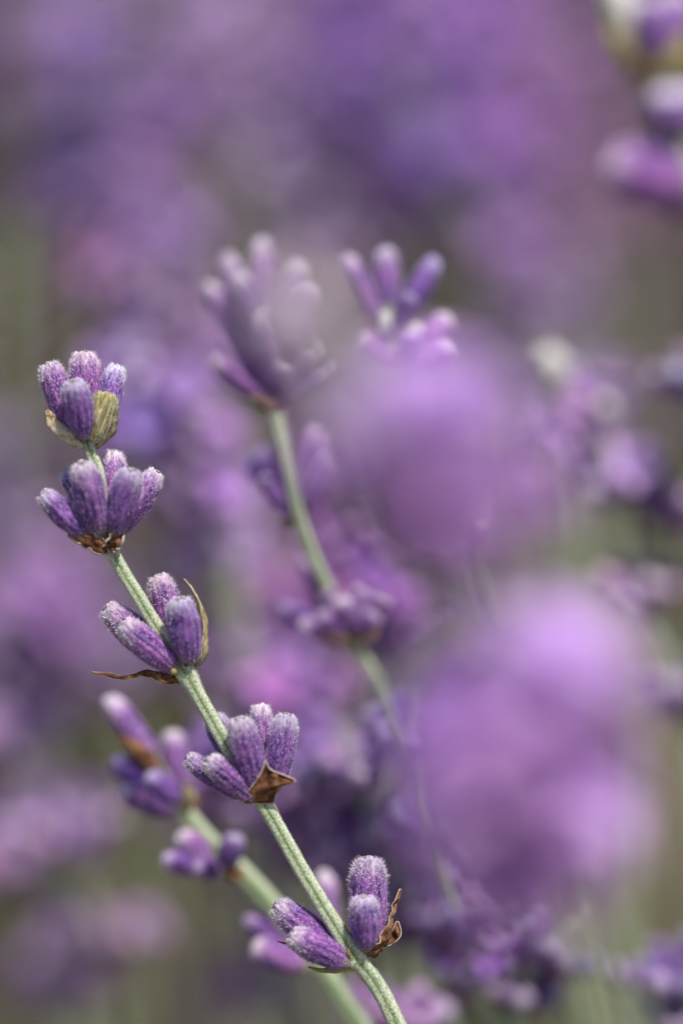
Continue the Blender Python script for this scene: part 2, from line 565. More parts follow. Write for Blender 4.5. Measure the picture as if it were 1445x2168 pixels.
# ------------------------------------------------------------------ lavender bushes of grey-green leaves
def foliage_mesh(seed, count, rad, hgt):
    rng = random.Random(seed)
    vs_, fs = [], []
    for _ in range(count):
        a = rng.random() * 2 * math.pi
        el = math.asin(rng.random())
        q = rng.uniform(.55, 1.0) ** .5
        p = Vector((math.cos(a) * math.cos(el) * rad * q, math.sin(a) * math.cos(el) * rad * q, math.sin(el) * hgt * q))
        d = (Vector((p.x / rad, p.y / rad, p.z / hgt + .5)) + Vector((rng.gauss(0, .45), rng.gauss(0, .45), rng.gauss(0, .35)))).normalized()
        L = rng.uniform(.022, .045); w = rng.uniform(.0015, .0028)
        s = d.cross(Vector((rng.gauss(0, 1), rng.gauss(0, 1), rng.gauss(0, 1)))).normalized()
        u = s.cross(d) * .25 * L
        k = len(vs_)
        vs_ += [p, p + d * L * .45 + s * w + u * .3, p + d * L * .45 - s * w + u * .3, p + d * L - u * .4, p + d * L * .45 - s.cross(d) * w * .7 + u * .3]
        fs += [(k, k + 1, k + 4), (k, k + 4, k + 2), (k + 1, k + 3, k + 4), (k + 4, k + 3, k + 2)]
    return mesh('foliage', vs_, fs, M['leaf'], smooth=False)
FOL = [foliage_mesh(s, 5200, .30, .24) for s in (1, 2, 3)]

BUSHES = []
def bush(x, y, s, k, rz, label, group=None):
    e = link('lavender_bush', None)
    e.location = (x, y, -.01)
    e.rotation_euler.z = rz
    e.scale = (s, s, s)
    tag(e, label, 'bush', group)
    f = link('foliage', FOL[k % 3], e); f['kind'] = 'stuff'
    BUSHES.append((x, y, s))
    return e

bush(.05, .16, .95, 0, .3, 'low grey-green lavender bush that the sharp spike grows from')
rngb = random.Random(21)
k = 0
for row, yy in enumerate((.95, 1.65, 2.4, 3.2, 4.1, 5.2, 6.6, 8.4)):
    half = 1.0 + yy * .32
    xx = -half + rngb.uniform(0, .3)
    while xx < half:
        k += 1
        bush(xx, yy + rngb.uniform(-.08, .08), rngb.uniform(.85, 1.15), k, rngb.random() * 6, 'rounded grey-green lavender bush in the rows behind the sharp spike', 'lavender bushes in rows')
        xx += rngb.uniform(.50, .66)

# ------------------------------------------------------------------ far flower spikes on those bushes
def far_head_mesh(seed):
    """flower head as one connected knobbly body with tiers of buds"""
    rng = random.Random(seed)
    vs_, fs = [], []
    ns, H = 14, .060
    nr = 34
    tiers = [.0, .012, .022, .031, .040, .048, .055]
    for j in range(nr):
        z = H * j / (nr - 1)
        near = min(abs(z - t - .002) for t in tiers)
        env = .0075 * (1 - .45 * z / H)
        for i in range(ns):
            th = 2 * math.pi * i / ns
            knob = max(0, 1 - near / .0045)
            r = .0012 + env * knob ** .6 * (.72 + .35 * math.cos(5 * th + tiers.index(min(tiers, key=lambda t: abs(z - t - .002))) * 1.3) + rng.uniform(-.1, .1))
            if j in (0, nr - 1): r = .0008
            vs_.append((r * math.cos(th), r * math.sin(th), z + .002 * knob))
    for j in range(nr - 1):
        for i in range(ns):
            a, b = j * ns + i, j * ns + (i + 1) % ns
            fs.append((a, b, b + ns, a + ns))
    fs.append(tuple(reversed(range(ns)))); fs.append(tuple((nr - 1) * ns + i for i in range(ns)))
    return mesh('flower_head', vs_, fs, M['far'], smooth=False)
HEADS = [far_head_mesh(s) for s in range(4)]
def far_stem_mesh(seed):
    rng = random.Random(seed)
    pts = [Vector((0, 0, 0)), Vector((rng.uniform(-.01, .01), rng.uniform(-.01, .01), .15)), Vector((0, 0, .30))]
    return tube_mesh('stem', catmull(pts, 6), lambda t: .0011 - .0004 * t, M['farstem'], nseg=5, square=0)
FSTEM = [far_stem_mesh(s) for s in range(3)]

def far_spike(x, y, z0, ln, tilt, rz, k, tint):
    e = link('lavender_spike', None)
    e.location = (x, y, z0)
    e.rotation_euler = (tilt, 0, rz)
    tag(e, 'small far lavender spike rising from the bushes in the rows', 'lavender', 'far lavender spikes on the bushes')
    s = link('stem', FSTEM[k % 3], e); s.scale = (1, 1, ln / .30)
    h = link('flower_head', HEADS[k % 4], e); h.location = (0, 0, ln); h.scale = (1.35, 1.35, 1.2); h.color = (*tint, 1)

rngf = random.Random(77)
nfar = 0
for (bx, by, bs) in sorted(BUSHES[1:], key=lambda b: b[1]):
    if abs(bx) > .18 + (by + .3) * .16: continue
    n = 34 if by < 1.3 else 22 if by < 2.0 else 12
    for q in range(n):
        if nfar >= 290: break
        a = rngf.random() * 2 * math.pi; rr = rngf.random() ** .5 * .22 * bs
        f = rr / (.22 * bs)
        t = rngf.uniform(.75, 1.15)
        far_spike(bx + rr * math.cos(a), by + rr * math.sin(a), .16 * bs * (1 - .6 * f * f), rngf.uniform(.17, .30), .12 + .45 * f, a - math.pi / 2 + math.pi, nfar, (t * rngf.uniform(.95, 1.1), t, t * rngf.uniform(.95, 1.1)))
        nfar += 1

# ------------------------------------------------------------------ spikes with real whorls
def spike(path, whorls, label, seed, group=None, r_px=15, tint=(1, 1, 1), hi=False, petals=0.0, size=1.0, foot=None, extra=(), scales=()):
    """path: [(u, v, depth mm)...] from the tip down to below the frame.
    whorls: [(path parameter pixel (u,v,depth), buds, length px, width px, spread deg, bracts)]"""
    rng = random.Random(seed)
    pts = [P(*p) for p in path]
    d = (pts[-1] - pts[-2]).normalized()
    pts += ground_run(pts[-1], d, rng, foot)
    e = link('lavender_spike', None)
    e.location = pts[-1]
    tag(e, label, 'lavender', group)
    line = catmull(pts, 10)
    rad = [r_px * PXM * (.78 + .35 * min(1, i / 40)) for i in range(len(line))]
    st = link('stem', tube_mesh('stem', line, rad, M['stem'], nseg=12)); put_world(st, e)
    for (node, nb, lp, wp, spread, nbr) in whorls:
        c = P(*node)
        i = min(range(len(line)), key=lambda q: (line[q] - c).length)
        a = (line[max(0, i - 2)] - line[min(len(line) - 1, i + 2)]).normalized()
        s = a.cross(FWD).normalized(); b = a.cross(s)
        ph = rng.random() * 6.28
        L0, W0 = lp * PXM * size, wp * PXM * size
        for q in range(nb):
            th = ph + 2 * math.pi * (q + rng.uniform(-.3, .3)) / nb
            inc = R(spread) * rng.uniform(.55, 1.15)
            out = s * math.cos(th) + b * math.sin(th)
            dr = a * math.cos(inc) + out * math.sin(inc)
            base = c + out * (W0 * .30) + a * rng.uniform(0, .3) * W0
            L = L0 * rng.uniform(.72, 1.08)
            v = rng.uniform(.8, 1.2)
            tn = (tint[0] * v * rng.uniform(.9, 1.15), tint[1] * v, tint[2] * v * rng.uniform(.92, 1.1))
            bd = add_bud(e, base, base + dr * L, W0 * rng.uniform(.85, 1.1), rng.randrange(8), rng.random() * 6.28, tn, hi)
            if rng.random() < petals:
                k = link('corolla', COR[rng.randrange(3)], bd)
                k.location = (0, 0, .80); k.scale = (1.9, 1.9, .62)
                k.color = (*[min(1.3, x) for x in tn], 1)
        for q in range(nbr):
            th = ph + math.pi * q + rng.uniform(-.4, .4)
            out = s * math.cos(th) + b * math.sin(th)
            L = W0 * rng.uniform(1.3, 1.9)
            p0 = c - a * W0 * .05 + out * W0 * .18
            me, _ = bract_mesh([p0, p0 + (out * .8 + a * .25) * L * .5, p0 + (out * .9 + a * .7) * L], [W0 * .7, W0 * 1.0, W0 * .8, W0 * .06], a.cross(out), M['bract' if rng.random() < .6 else 'tan'], cup=-.4, seed=seed + q, na=8, nc=5)
            o = link('bract', me); put_world(o, e)
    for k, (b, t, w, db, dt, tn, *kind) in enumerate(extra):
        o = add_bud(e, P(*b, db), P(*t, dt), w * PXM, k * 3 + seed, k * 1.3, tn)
        if kind and kind[0] == 'open':
            c = link('corolla', COR[k % 3], o); c.location = (0, 0, .78); c.scale = (1.9, 1.9, .62); c.color = (*[min(1.5, x) for x in tn], 1)
        elif kind:
            o.data = o.data.copy(); o.data.materials.clear(); o.data.materials.append(M[kind[0]])
            o['label'] = 'faded cream calyx'
    for k, (pp, ww, side, mt) in enumerate(scales):
        me, _ = bract_mesh([P(*p) for p in pp], [w * PXM for w in ww], side, M[mt], cup=.4, crumple=.4, seed=seed + k, na=10, nc=5)
        put_world(link('bract', me), e)
    return e

# ------------------------------------------------------------------ the sharp spike
def main_spike():
    rng = random.Random(8)
    path = [(178, 905, 0.3), (186, 940, 0.2), (208, 1000, 0), (220, 1100, 0), (236, 1160, 0), (300, 1275, 0), (392, 1424, .0), (478, 1575, 0), (557, 1699, 0), (650, 1862, 0), (757, 2032, 0), (800, 2090, 0), (845, 2180, 0), (930, 2380, 1)]
    wid = {0: 22, 1: 26, 2: 26, 3: 27, 4: 29, 5: 30, 6: 34, 7: 33, 8: 34, 9: 35, 10: 39, 11: 38, 12: 39, 13: 41}
    pts = [P(*p) for p in path]
    d = (pts[-1] - pts[-2]).normalized()
    pts += ground_run(pts[-1], d, rng, Vector((.10, .10, -.004)))
    line = catmull(pts, 14)
    rad = []
    for i in range(len(line)):
        f = i / 14.0
        w = np.interp(f, list(wid.keys()) + [16], list(wid.values()) + [44])
        for node in (1, 4, 6, 8, 10):                       # swollen joints
            w += (14 if node in (6, 10) else 5) * math.exp(-((f - node) / .16) ** 2)
        rad.append(w * .5 * PXM)
    e = link('lavender_spike', None)
    e.location = pts[-1]
    tag(e, 'sharp lavender spike with felted purple buds, brown bracts and pale green stem', 'lavender')
    st = link('stem', tube_mesh('stem', line, rad, M['stem'], nseg=32, square=.11)); put_world(st, e)
    ff = stem_fuzz_mesh(line, rad, 8, 14 * 13, 52000)
    fo = link('fuzz', ff, st); fo['kind'] = 'stuff'

    # buds: base px, tip px, width px, depth of base and tip (mm, minus = towards the lens), tint
    A = [((158, 922), (101, 766), 55, .3, .6, (1.05, .95, 1.0)),
         ((192, 910), (176, 743), 62, .9, 1.5, (1.25, 1.1, 1.12)),
         ((180, 930), (155, 803), 55, -.7, -2.3, (.85, .82, 1.06)),
         ((208, 922), (249, 770), 46, .5, 1.0, (1.25, 1.35, 1.5))]
    B = [((192, 1142), (87, 1042), 46, -.7, -1.6, (1.0, 1.0, 1.15)),
         ((205, 1120), (138, 996), 42, .9, 2.0, (.62, .66, .95)),
         ((212, 1136), (173, 977), 60, -.9, -2.4, (1.05, .98, 1.05)),
         ((226, 1118), (240, 952), 54, .9, 1.6, (1.35, 1.25, 1.3)),
         ((240, 1136), (279, 992), 58, -.9, -2.3, (.84, .80, 1.0)),
         ((246, 1132), (334, 996), 48, .3, .6, (1.2, 1.1, 1.2)),
         ((206, 1138), (146, 1066), 36, -.3, -1.2, (.75, .80, 1.05))]
    C = [((378, 1424), (222, 1284), 60, .5, .8, (1.05, .95, 1.0)),
         ((380, 1422), (256, 1318), 54, -.4, -1.0, (1.15, 1.05, 1.1)),
         ((386, 1402), (334, 1216), 58, .9, 1.5, (1.1, .95, 1.0)),
         ((402, 1408), (380, 1264), 60, -.7, -1.9, (.88, .86, 1.05))]
    D = [((515, 1655), (449, 1512), 52, 1.0, 1.9, (.85, .80, .95)),
         ((548, 1682), (504, 1518), 58, -.7, -1.8, (.95, .88, 1.0)),
         ((562, 1672), (551, 1490), 48, .9, 1.6, (1.35, 1.25, 1.25)),
         ((572, 1684), (609, 1510), 56, -.2, -.3, (.92, .90, 1.05)),
         ((520, 1690), (394, 1602), 42, .4, .8, (.9, .85, 1.0)),
         ((545, 1694), (436, 1606), 50, -.7, -1.4, (1.05, 1.0, 1.05))]
    E = [((738, 2030), (580, 1914), 62, .4, .8, (1.0, .90, 1.0)),
         ((742, 2044), (612, 1978), 58, -.5, -1.1, (1.1, 1.0, 1.1)),
         ((776, 2016), (780, 1813), 74, .4, .6, (.95, .85, .98)),
         ((777, 2014), (768, 1896), 58, -.6, -1.5, (.95, .92, 1.08))]
    n = 0
    for grp in (A, B, C, D, E):
        for (b, t, w, db, dt, tint) in grp:
            add_bud(e, P(*b, db), P(*t, dt), w * 1.08 * PXM, n * 3 + 1, n * 1.7, tint, True)
            n += 1
    # bracts
    def br(pts, widths, side, mat, margin=0, **kw):
        me, loop = bract_mesh([P(*p) for p in pts], [w * PXM for w in widths], side, M[mat], **kw)
        o = link('bract', me); put_world(o, e)
        if margin:
            mo = link('margin', margin_mesh(loop, margin * PXM), o)
        return o
    X, Y = RIGHT, UP
    # olive ribbed calyx cup of the top whorl
    m4 = P(196, 936, -.3), P(229, 830, -.9)
    oc = add_bud(e, m4[0], m4[1], 58 * PXM, 5, .4, (1, 1, 1), True)
    oc.name = 'calyx'
    oc['label'] = 'olive ribbed calyx without purple'
    oc.data = oc.data.copy(); oc.data.materials.clear(); oc.data.materials.append(M['olive'])
    for ch in oc.children:
        if ch.name.startswith('fuzz'):
            ch.data = ch.data.copy(); ch.data.materials.clear(); ch.data.materials.append(M['stemfuzz'])
    br([(176, 944, -.6), (140, 915, -.9), (112, 888, -.8), (99, 868, -.4)], [24, 38, 30, 10], (Y + X * .6 + FWD * .6).normalized(), 'creamscale', cup=.5, crumple=.3, seed=2)
    br([(200, 945, .6), (232, 905, .9), (250, 850, .9)], [20, 40, 10], (X * .3 + FWD).normalized(), 'tan', cup=-.5, seed=6)
    # ragged brown cup under the second whorl
    br([(232, 1164, -.8), (205, 1152, -1.6), (174, 1140, -1.5), (146, 1130, -.9)], [22, 34, 26, 10], Y, 'bract', 2.6, cup=.35, crumple=.5, seed=4, tooth=.25)
    br([(230, 1163, -.9), (244, 1146, -1.4), (258, 1128, -.9)], [26, 32, 8], (Y * .5 + X * -.8).normalized(), 'bract', 2.6, cup=.4, crumple=.45, seed=9, tooth=.2)
    br([(238, 1156, .6), (262, 1132, 1.0), (281, 1112, .9)], [18, 24, 6], (FWD + Y * .3).normalized(), 'tan', cup=.4, crumple=.3, seed=13)
    # third whorl: long tan bract hugging the pair on the right, twisted brown one on the left
    br([(396, 1424, .2), (422, 1398, .3), (432, 1340, .4), (422, 1280, .5), (404, 1244, .5), (389, 1226, .4)], [24, 32, 24, 14, 9, 4], (FWD * .9 + X * .35).normalized(), 'tan', cup=-.3, crumple=.2, seed=3, na=30)
    br([(384, 1434, -.2), (350, 1434, -.5), (310, 1424, -.6), (268, 1434, -.4), (230, 1428, -.2), (194, 1423, 0)], [20, 22, 15, 9, 8, 4], (Y * .8 + FWD * .5).normalized(), 'bract', 1.1, cup=.5, crumple=.7, seed=17, na=30)
    br([(392, 1410, -1.0), (402, 1398, -1.3), (408, 1392, -1.3)], [9, 7, 3], Y, 'bract', crumple=.5, seed=23)
    # fourth whorl: star shaped brown bract with pale rim, facing the lens
    def star():
        out = [(560, 1702), (514, 1703), (524, 1676), (541, 1655), (553, 1636), (562, 1611), (570, 1628), (580, 1634), (600, 1641), (621, 1650), (626, 1655), (612, 1660), (594, 1666), (585, 1680), (578, 1700)]
        dep = [-.7, -1.2, -1.6, -1.9, -2.0, -2.1, -2.1, -2.1, -1.9, -1.9, -2.0, -1.7, -1.5, -1.1, -.7]
        c = P(566, 1668, -1.7)
        loop = []
        for i in range(len(out)):
            a = P(*out[i], dep[i]); j = (i + 1) % len(out); b = P(*out[j], dep[j])
            loop += [a, a.lerp(b, .5)]
        n = len(loop)
        vs_, fs = [], []
        for lay in (0, 1):
            off = FWD * (.00007 * lay)
            for ring in (1.0, .66, .33):
                for i, p in enumerate(loop):
                    q = c.lerp(p, ring)
                    vs_.append(q + off + FWD * (.00018 * mnoise.noise(q * 1800)) * (1 if ring < 1 else .4))
            vs_.append(c + off)
        S = 3 * n + 1
        for lay in (0, 1):
            o = lay * S
            for r in range(2):
                for i in range(n):
                    a, b = o + r * n + i, o + r * n + (i + 1) % n
                    f = (a, b, b + n, a + n)
                    fs.append(f if lay == 0 else f[::-1])
            for i in range(n):
                f = (o + 2 * n + i, o + 2 * n + (i + 1) % n, o + 3 * n)
                fs.append(f if lay == 0 else f[::-1])
        for i in range(n):
            j = (i + 1) % n
            fs.append((i, S + i, S + j, j))
        ob = link('bract', mesh('bract', vs_, fs, M['bract'])); put_world(ob, e)
        ob['label'] = 'star shaped brown bract with a pale rim'
        link('margin', margin_mesh(loop, 1.7 * PXM), ob)
    star()
    # fifth whorl
    br([(768, 2030, -.4), (795, 2014, -.8), (818, 1985, -.7), (829, 1948, -.3), (838, 1915, -.1), (848, 1884, 0)], [14, 26, 20, 10, 13, 3], (FWD * .6 + X * .8 + Y * .2).normalized(), 'bract', 1.4, cup=.5, crumple=.9, seed=31, na=30)
    br([(800, 2008, -.1), (822, 1990, .3), (838, 1976, .3), (841, 1952, .3)], [10, 24, 22, 5], (Y * .7 - X * .6).normalized(), 'bract', 1.2, cup=.4, crumple=.6, seed=37)
    br([(758, 2042, -.3), (715, 2050, -.5), (680, 2053, -.4), (652, 2047, -.2)], [20, 20, 12, 4], (Y * .6 + FWD * .8).normalized(), 'olive', cup=.5, crumple=.3, seed=41)
    br([(650, 2025, .6), (618, 2004, .7), (586, 1993, .6)], [10, 8, 2], FWD, 'bract', crumple=.5, seed=43)
    br([(741, 2030, -1.0), (737, 2020, -1.3), (736, 2010, -1.4)], [10, 9, 5], X, 'tan', crumple=.4, seed=47)
    # cut pedicel at the third node
    for (u, v, w) in ((364, 1420, 17),):
        c0, c1 = P(376, 1424, -.5), P(u, v, -1.15)
        me = tube_mesh('pedicel', [c0.lerp(c1, k / 4) for k in range(5)], [w * .5 * PXM * q for q in (1, 1, .95, 1.0, .6)], M['olive'], nseg=12, square=0)
        put_world(link('pedicel', me), e)
main_spike()

# ------------------------------------------------------------------ spikes a little behind the sharp one
LIT, MIDT, DRK = (1.25, 1.2, 1.2), (1.0, .95, 1.02), (.55, .5, .75)
def off(buds, y):
    return [(b, t, w, y + db, y + dt, tn, *k) for (b, t, w, db, dt, tn, *k) in buds]
XS, YS = RIGHT, UP

SOFT = (.98, .95, .98)
spike([(568, 690, 14), (578, 780, 14), (584, 855, 15), (606, 950, 14), (634, 1090, 14), (690, 1235, 14.5), (745, 1350, 15), (800, 1450, 16), (848, 1550, 18), (872, 1615, 40), (895, 1720, 75), (915, 1900, 115), (925, 2220, 150)], [],
      'soft lavender spike just behind the sharp one, long bare stem between its bud clusters', 102, r_px=13,
      extra=off([((584, 850), (498, 680), 62, .6, 1.2, SOFT), ((584, 850), (556, 660), 66, -.6, -1.6, SOFT), ((586, 850), (632, 676), 62, .4, .9, SOFT), ((588, 852), (668, 730), 56, -.4, -.9, MIDT), ((574, 770), (552, 508), 62, .5, 1.0, SOFT), ((566, 775), (478, 540), 56, .8, 1.6, SOFT), ((560, 775), (436, 602), 56, .2, .4, SOFT),
                 ((570, 742), (504, 582), 60, -.6, -1.6, MIDT), ((585, 765), (632, 556), 56, .4, .9, SOFT), ((588, 772), (655, 610), 54, -.2, -.5, MIDT),
                 ((580, 856), (450, 762), 54, -.3, -.8, (.8, .72, .8)), ((590, 856), (698, 778), 48, -.3, -.8, MIDT), ((586, 850), (604, 760), 56, -.8, -2.0, (.9, .85, .9)),
                 ((586, 850), (540, 750), 48, .6, 1.2, MIDT),
                 ((622, 1085), (528, 965), 66, .5, 1.0, (.42, .38, .66)), ((628, 1092), (553, 1013), 50, -.6, -1.2, (1.05, .95, 1.1)),
                 ((640, 1086), (676, 906), 62, .6, 1.2, (1.1, .95, 1.05)), ((648, 1088), (706, 962), 60, -.3, -.8, (.95, .85, .98)),
                 ((624, 1088), (548, 950), 60, .3, .6, (.5, .42, .7)), ((642, 1088), (694, 925), 60, .2, .3, (.8, .66, .85)), ((740, 1348), (688, 1246), 60, -.4, -1.0, (.62, .5, .68)), ((748, 1348), (796, 1296), 58, -.6, -1.4, (.6, .48, .66)), ((736, 1350), (676, 1300), 58, -.8, -2.0, (.7, .58, .76)), ((728, 1340), (638, 1182), 44, .6, 1.2, (.65, .55, .72)), ((724, 1346), (594, 1284), 48, .2, .5, DRK), ((730, 1350), (634, 1322), 52, -.7, -1.6, (1.15, 1.05, 1.1)),
                 ((742, 1346), (722, 1264), 62, -.8, -2.2, (.95, .85, .95)), ((752, 1344), (818, 1258), 52, -.2, -.5, (.75, .65, .75)), ((746, 1340), (770, 1240), 50, .7, 1.4, MIDT)], 15.5),
      scales=[([(584, 862, 10.5), (560, 852, 10.2), (530, 835, 10)], [26, 34, 8], YS, 'dullbract'), ([(586, 862, 10.5), (610, 858, 10.2), (636, 842, 10)], [22, 28, 6], YS, 'dullbract'),
              ([(630, 1096, 15), (606, 1104, 14.6), (584, 1106, 14.6)], [22, 24, 6], YS, 'dullbract'),
              ([(750, 1356, 13), (780, 1350, 12.5), (806, 1332, 12.5)], [26, 30, 6], YS, 'dullbract'), ([(736, 1356, 13), (706, 1354, 12.5), (680, 1346, 12.5)], [26, 28, 6], YS, 'dullbract')])

spike([(322, 1612, 12), (358, 1668, 12), (394, 1722, 12), (430, 1768, 12), (520, 1856, 12), (570, 1910, 12), (640, 1998, 12), (704, 2084, 12), (742, 2140, 12), (850, 2330, 13)], [],
      'drooping lavender spike with a thick pale stem crossing behind the sharp stem', 33, r_px=21,
      extra=off([((334, 1622), (228, 1478), 60, .2, .5, (1.35, 1.35, 1.3)), ((392, 1690), (362, 1548), 66, .5, 1.0, (1.2, 1.15, 1.15)), ((372, 1692), (240, 1612), 64, .2, .6, (.45, .42, .75)),
                 ((384, 1704), (312, 1640), 56, -.6, -1.5, (.8, .75, 1.05)), ((386, 1712), (252, 1676), 62, -.4, -1.0, (1.05, 1.0, 1.1)), ((376, 1714), (300, 1706), 54, -.3, -.5, (.7, .62, .85)),
                 ((452, 1826), (378, 1766), 60, -.2, -.6, (1.3, 1.25, 1.2)), ((456, 1842), (344, 1822), 58, -.5, -1.2, (.95, .85, 1.1)), ((466, 1846), (410, 1838), 54, -.8, -2.0, (.75, .65, .85)),
                 ((474, 1840), (502, 1768), 56, -.5, -1.3, (.72, .66, .85)),
                 ((640, 2022), (520, 1942), 62, .3, .8, (.95, .85, 1.05)), ((656, 2052), (534, 2004), 70, -.3, -.6, (1.3, 1.2, 1.2)), ((690, 2040), (686, 1846), 58, .3, .8, (1.25, 1.2, 1.2))], 12),
      scales=[([(340, 1640, 11.5), (312, 1612, 11), (288, 1586, 10.8), (256, 1562, 11)], [26, 44, 36, 10], (YS * .4 + XS).normalized(), 'bract'), ([(392, 1716, 11), (400, 1690, 10.6), (394, 1660, 10.6)], [20, 34, 10], XS, 'tan'),
              ([(404, 1724, 12), (414, 1700, 11.8), (408, 1676, 11.8)], [14, 20, 6], XS, 'bract'), ([(478, 1846, 11), (500, 1852, 10.6), (516, 1838, 10.6)], [24, 28, 8], YS, 'bract')])

spike([(822, 640, 14), (820, 692, 14), (850, 780, 14), (900, 940, 17), (970, 1140, 22), (1060, 1400, 30), (1120, 1600, 36), (1180, 1900, 44), (1240, 2220, 52)], [((972, 1146, 22), 6, 120, 52, 50, 1), ((1122, 1610, 36), 6, 120, 52, 50, 1)],
      'soft lavender spike with a fan of four slim buds and cream bud bases', 19, r_px=15,
      extra=off([((806, 694), (734, 544), 48, .2, .5, (1.1, 1.05, 1.1)), ((826, 690), (815, 526), 62, .4, .8, (1.1, 1.1, 1.15)), ((842, 690), (922, 548), 54, .0, .1, (.85, .85, 1.15)),
                 ((836, 694), (872, 624), 46, -.8, -1.8, (.6, .52, .8)), ((812, 712), (814, 662), 30, -.8, -1.2, (1, 1, 1), 'cream'),
                 ((862, 782), (872, 706), 52, -.8, -2.0, (.72, .62, .95)), ((866, 776), (948, 668), 60, .2, .4, (1.3, 1.2, 1.25)), ((870, 786), (954, 738), 60, -.3, -.8, (1.5, 1.4, 1.4)),
                 ((846, 786), (760, 716), 60, .2, .3, (1.15, 1.05, 1.1)), ((870, 730), (884, 686), 30, -.8, -1.2, (1, 1, 1), 'cream')], 14),
      scales=[([(852, 800, 14), (890, 792, 13.6), (920, 776, 13.6)], [24, 30, 6], YS, 'tan')])

# spike close to the lens, cut by the frame's upper corner
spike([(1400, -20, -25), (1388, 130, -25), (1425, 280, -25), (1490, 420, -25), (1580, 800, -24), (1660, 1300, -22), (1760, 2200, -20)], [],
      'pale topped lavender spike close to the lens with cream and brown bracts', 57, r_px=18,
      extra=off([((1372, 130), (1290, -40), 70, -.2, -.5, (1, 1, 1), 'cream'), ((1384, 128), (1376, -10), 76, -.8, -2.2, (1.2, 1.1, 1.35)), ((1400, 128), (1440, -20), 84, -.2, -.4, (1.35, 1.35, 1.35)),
                 ((1384, 132), (1325, 0), 66, .6, 1.2, (1, 1, 1), 'cream'), ((1420, 290), (1416, 185), 96, -.6, -1.8, (1.25, 1.3, 1.3)), ((1432, 296), (1470, 180), 80, .3, .6, (1.6, 1.7, 1.6)),
                 ((1478, 410), (1282, 350), 124, -.3, -.6, (1.1, .95, 1.08)), ((1470, 350), (1392, 290), 56, .5, .8, (.4, .34, .7)), ((1490, 420), (1400, 410), 84, .2, .3, (.9, .7, .85)), ((1500, 400), (1600, 300), 100, 0, 0, MIDT)], -25),  # darkest violet bud is added: shade under the pale buds put into its tint
      scales=[([(1384, 146, -26), (1350, 122, -26.5), (1316, 84, -26.5), (1292, 30, -26)], [30, 54, 44, 10], (XS + YS * .5).normalized(), 'tan'), ([(1390, 150, -26), (1360, 140, -26.5), (1330, 118, -26.5)], [40, 50, 10], YS, 'bract'),
              ([(1394, 150, -26), (1430, 120, -26.5), (1460, 70, -26.5)], [30, 60, 10], (XS - YS * .4).normalized(), 'olive')])

# big out-of-focus spike standing between the lens and the sharp one
LB, LM, LV, LD, LG = (1.62, 1.58, 1.5), (1.5, 1.36, 1.4), (1.15, .95, 1.4), (1.25, .98, 1.2), (1.5, 1.42, 1.38)
def cluster(node, tips, depth, width, tint, kind=None, spread=2.0, seed=1):
    rr = random.Random(seed)
    return [((node[0] + rr.uniform(-12, 12), node[1] + rr.uniform(-12, 12)), t, width * rr.uniform(.85, 1.1), depth, depth + rr.uniform(-spread, spread), tint, *([kind] if kind else [])) for t in tips]
spike([(590, 560, -66), (640, 700, -65), (760, 880, -65), (890, 1080, -61), (1000, 1290, -59), (1110, 1560, -57), (1180, 1760, -56), (1245, 1920, -55), (1330, 2200, -53)], [],
      'large soft lilac lavender spike with open flowers standing in front of the sharp spikes', 64, r_px=18,
      extra=cluster((630, 790), [(530, 640), (580, 590), (640, 580), (560, 720), (700, 640), (610, 660), (680, 720), (625, 610), (650, 690), (590, 640), (720, 700), (640, 740)], -62, 78, LG, None, 3, 1)
          + cluster((895, 1100), [(770, 950), (830, 890), (900, 860), (970, 890), (860, 960), (940, 960), (1020, 960)], -61, 92, LB, 'open', 4, 2)
          + cluster((890, 1120), [(720, 1020), (1090, 1040), (820, 1060), (970, 1060)], -61, 92, LM, 'open', 4, 3)
          + cluster((910, 1140), [(750, 1150), (850, 1215), (940, 1240), (1030, 1200)], -61, 88, LD, None, 4, 4)
          + cluster((1110, 1580), [(1060, 1400), (1120, 1380), (1190, 1400), (1010, 1430), (1240, 1470), (1110, 1460), (1180, 1490)], -57, 92, LB, 'open', 4, 5)
          + cluster((1100, 1610), [(970, 1470), (1230, 1570), (1050, 1520)], -57, 92, LM, 'open', 4, 6)
          + cluster((1060, 1740), [(940, 1560), (920, 1640), (940, 1710), (985, 1600), (1010, 1680), (970, 1540), (1050, 1620)], -56, 94, LV, 'open', 3, 7)
          + cluster((1170, 1820), [(1260, 1690), (1230, 1740), (1190, 1680), (1130, 1690)], -56, 84, LB, 'open', 3, 8)
          + cluster((1160, 1880), [(1040, 1770), (1060, 1840), (1110, 1750), (1150, 1760), (1090, 1900), (1000, 1800)], -57, 90, LM, 'open', 3, 9)
          + cluster((1090, 1740), [(985, 1610), (1050, 1590), (1120, 1630), (1030, 1670), (1100, 1670), (1150, 1590), (990, 1720)], -63, 88, LM, 'open', 2, 10)
          + cluster((890, 1090), [(1120, 930), (1130, 1110), (1060, 830), (780, 840)], -65, 60, LM, None, 6, 11)
          + cluster((1120, 1580), [(1330, 1420), (1335, 1560), (930, 1350), (1180, 1300), (890, 1480), (1040, 1310)], -61, 60, LM, None, 6, 12)
          + cluster((1160, 1840), [(1330, 1740), (890, 1790), (1230, 1960), (960, 1900), (1310, 1830)], -59, 60, LM, None, 6, 13),
      scales=[([(895, 1110, -54), (930, 1120, -55), (970, 1100, -55)], [40, 60, 10], YS, 'tan'), ([(1110, 1590, -50), (1070, 1610, -51), (1030, 1590, -51)], [40, 60, 10], YS, 'bract'), ([(1180, 1870, -49), (1210, 1860, -50), (1245, 1830, -50)], [40, 56, 10], YS, 'tan')])

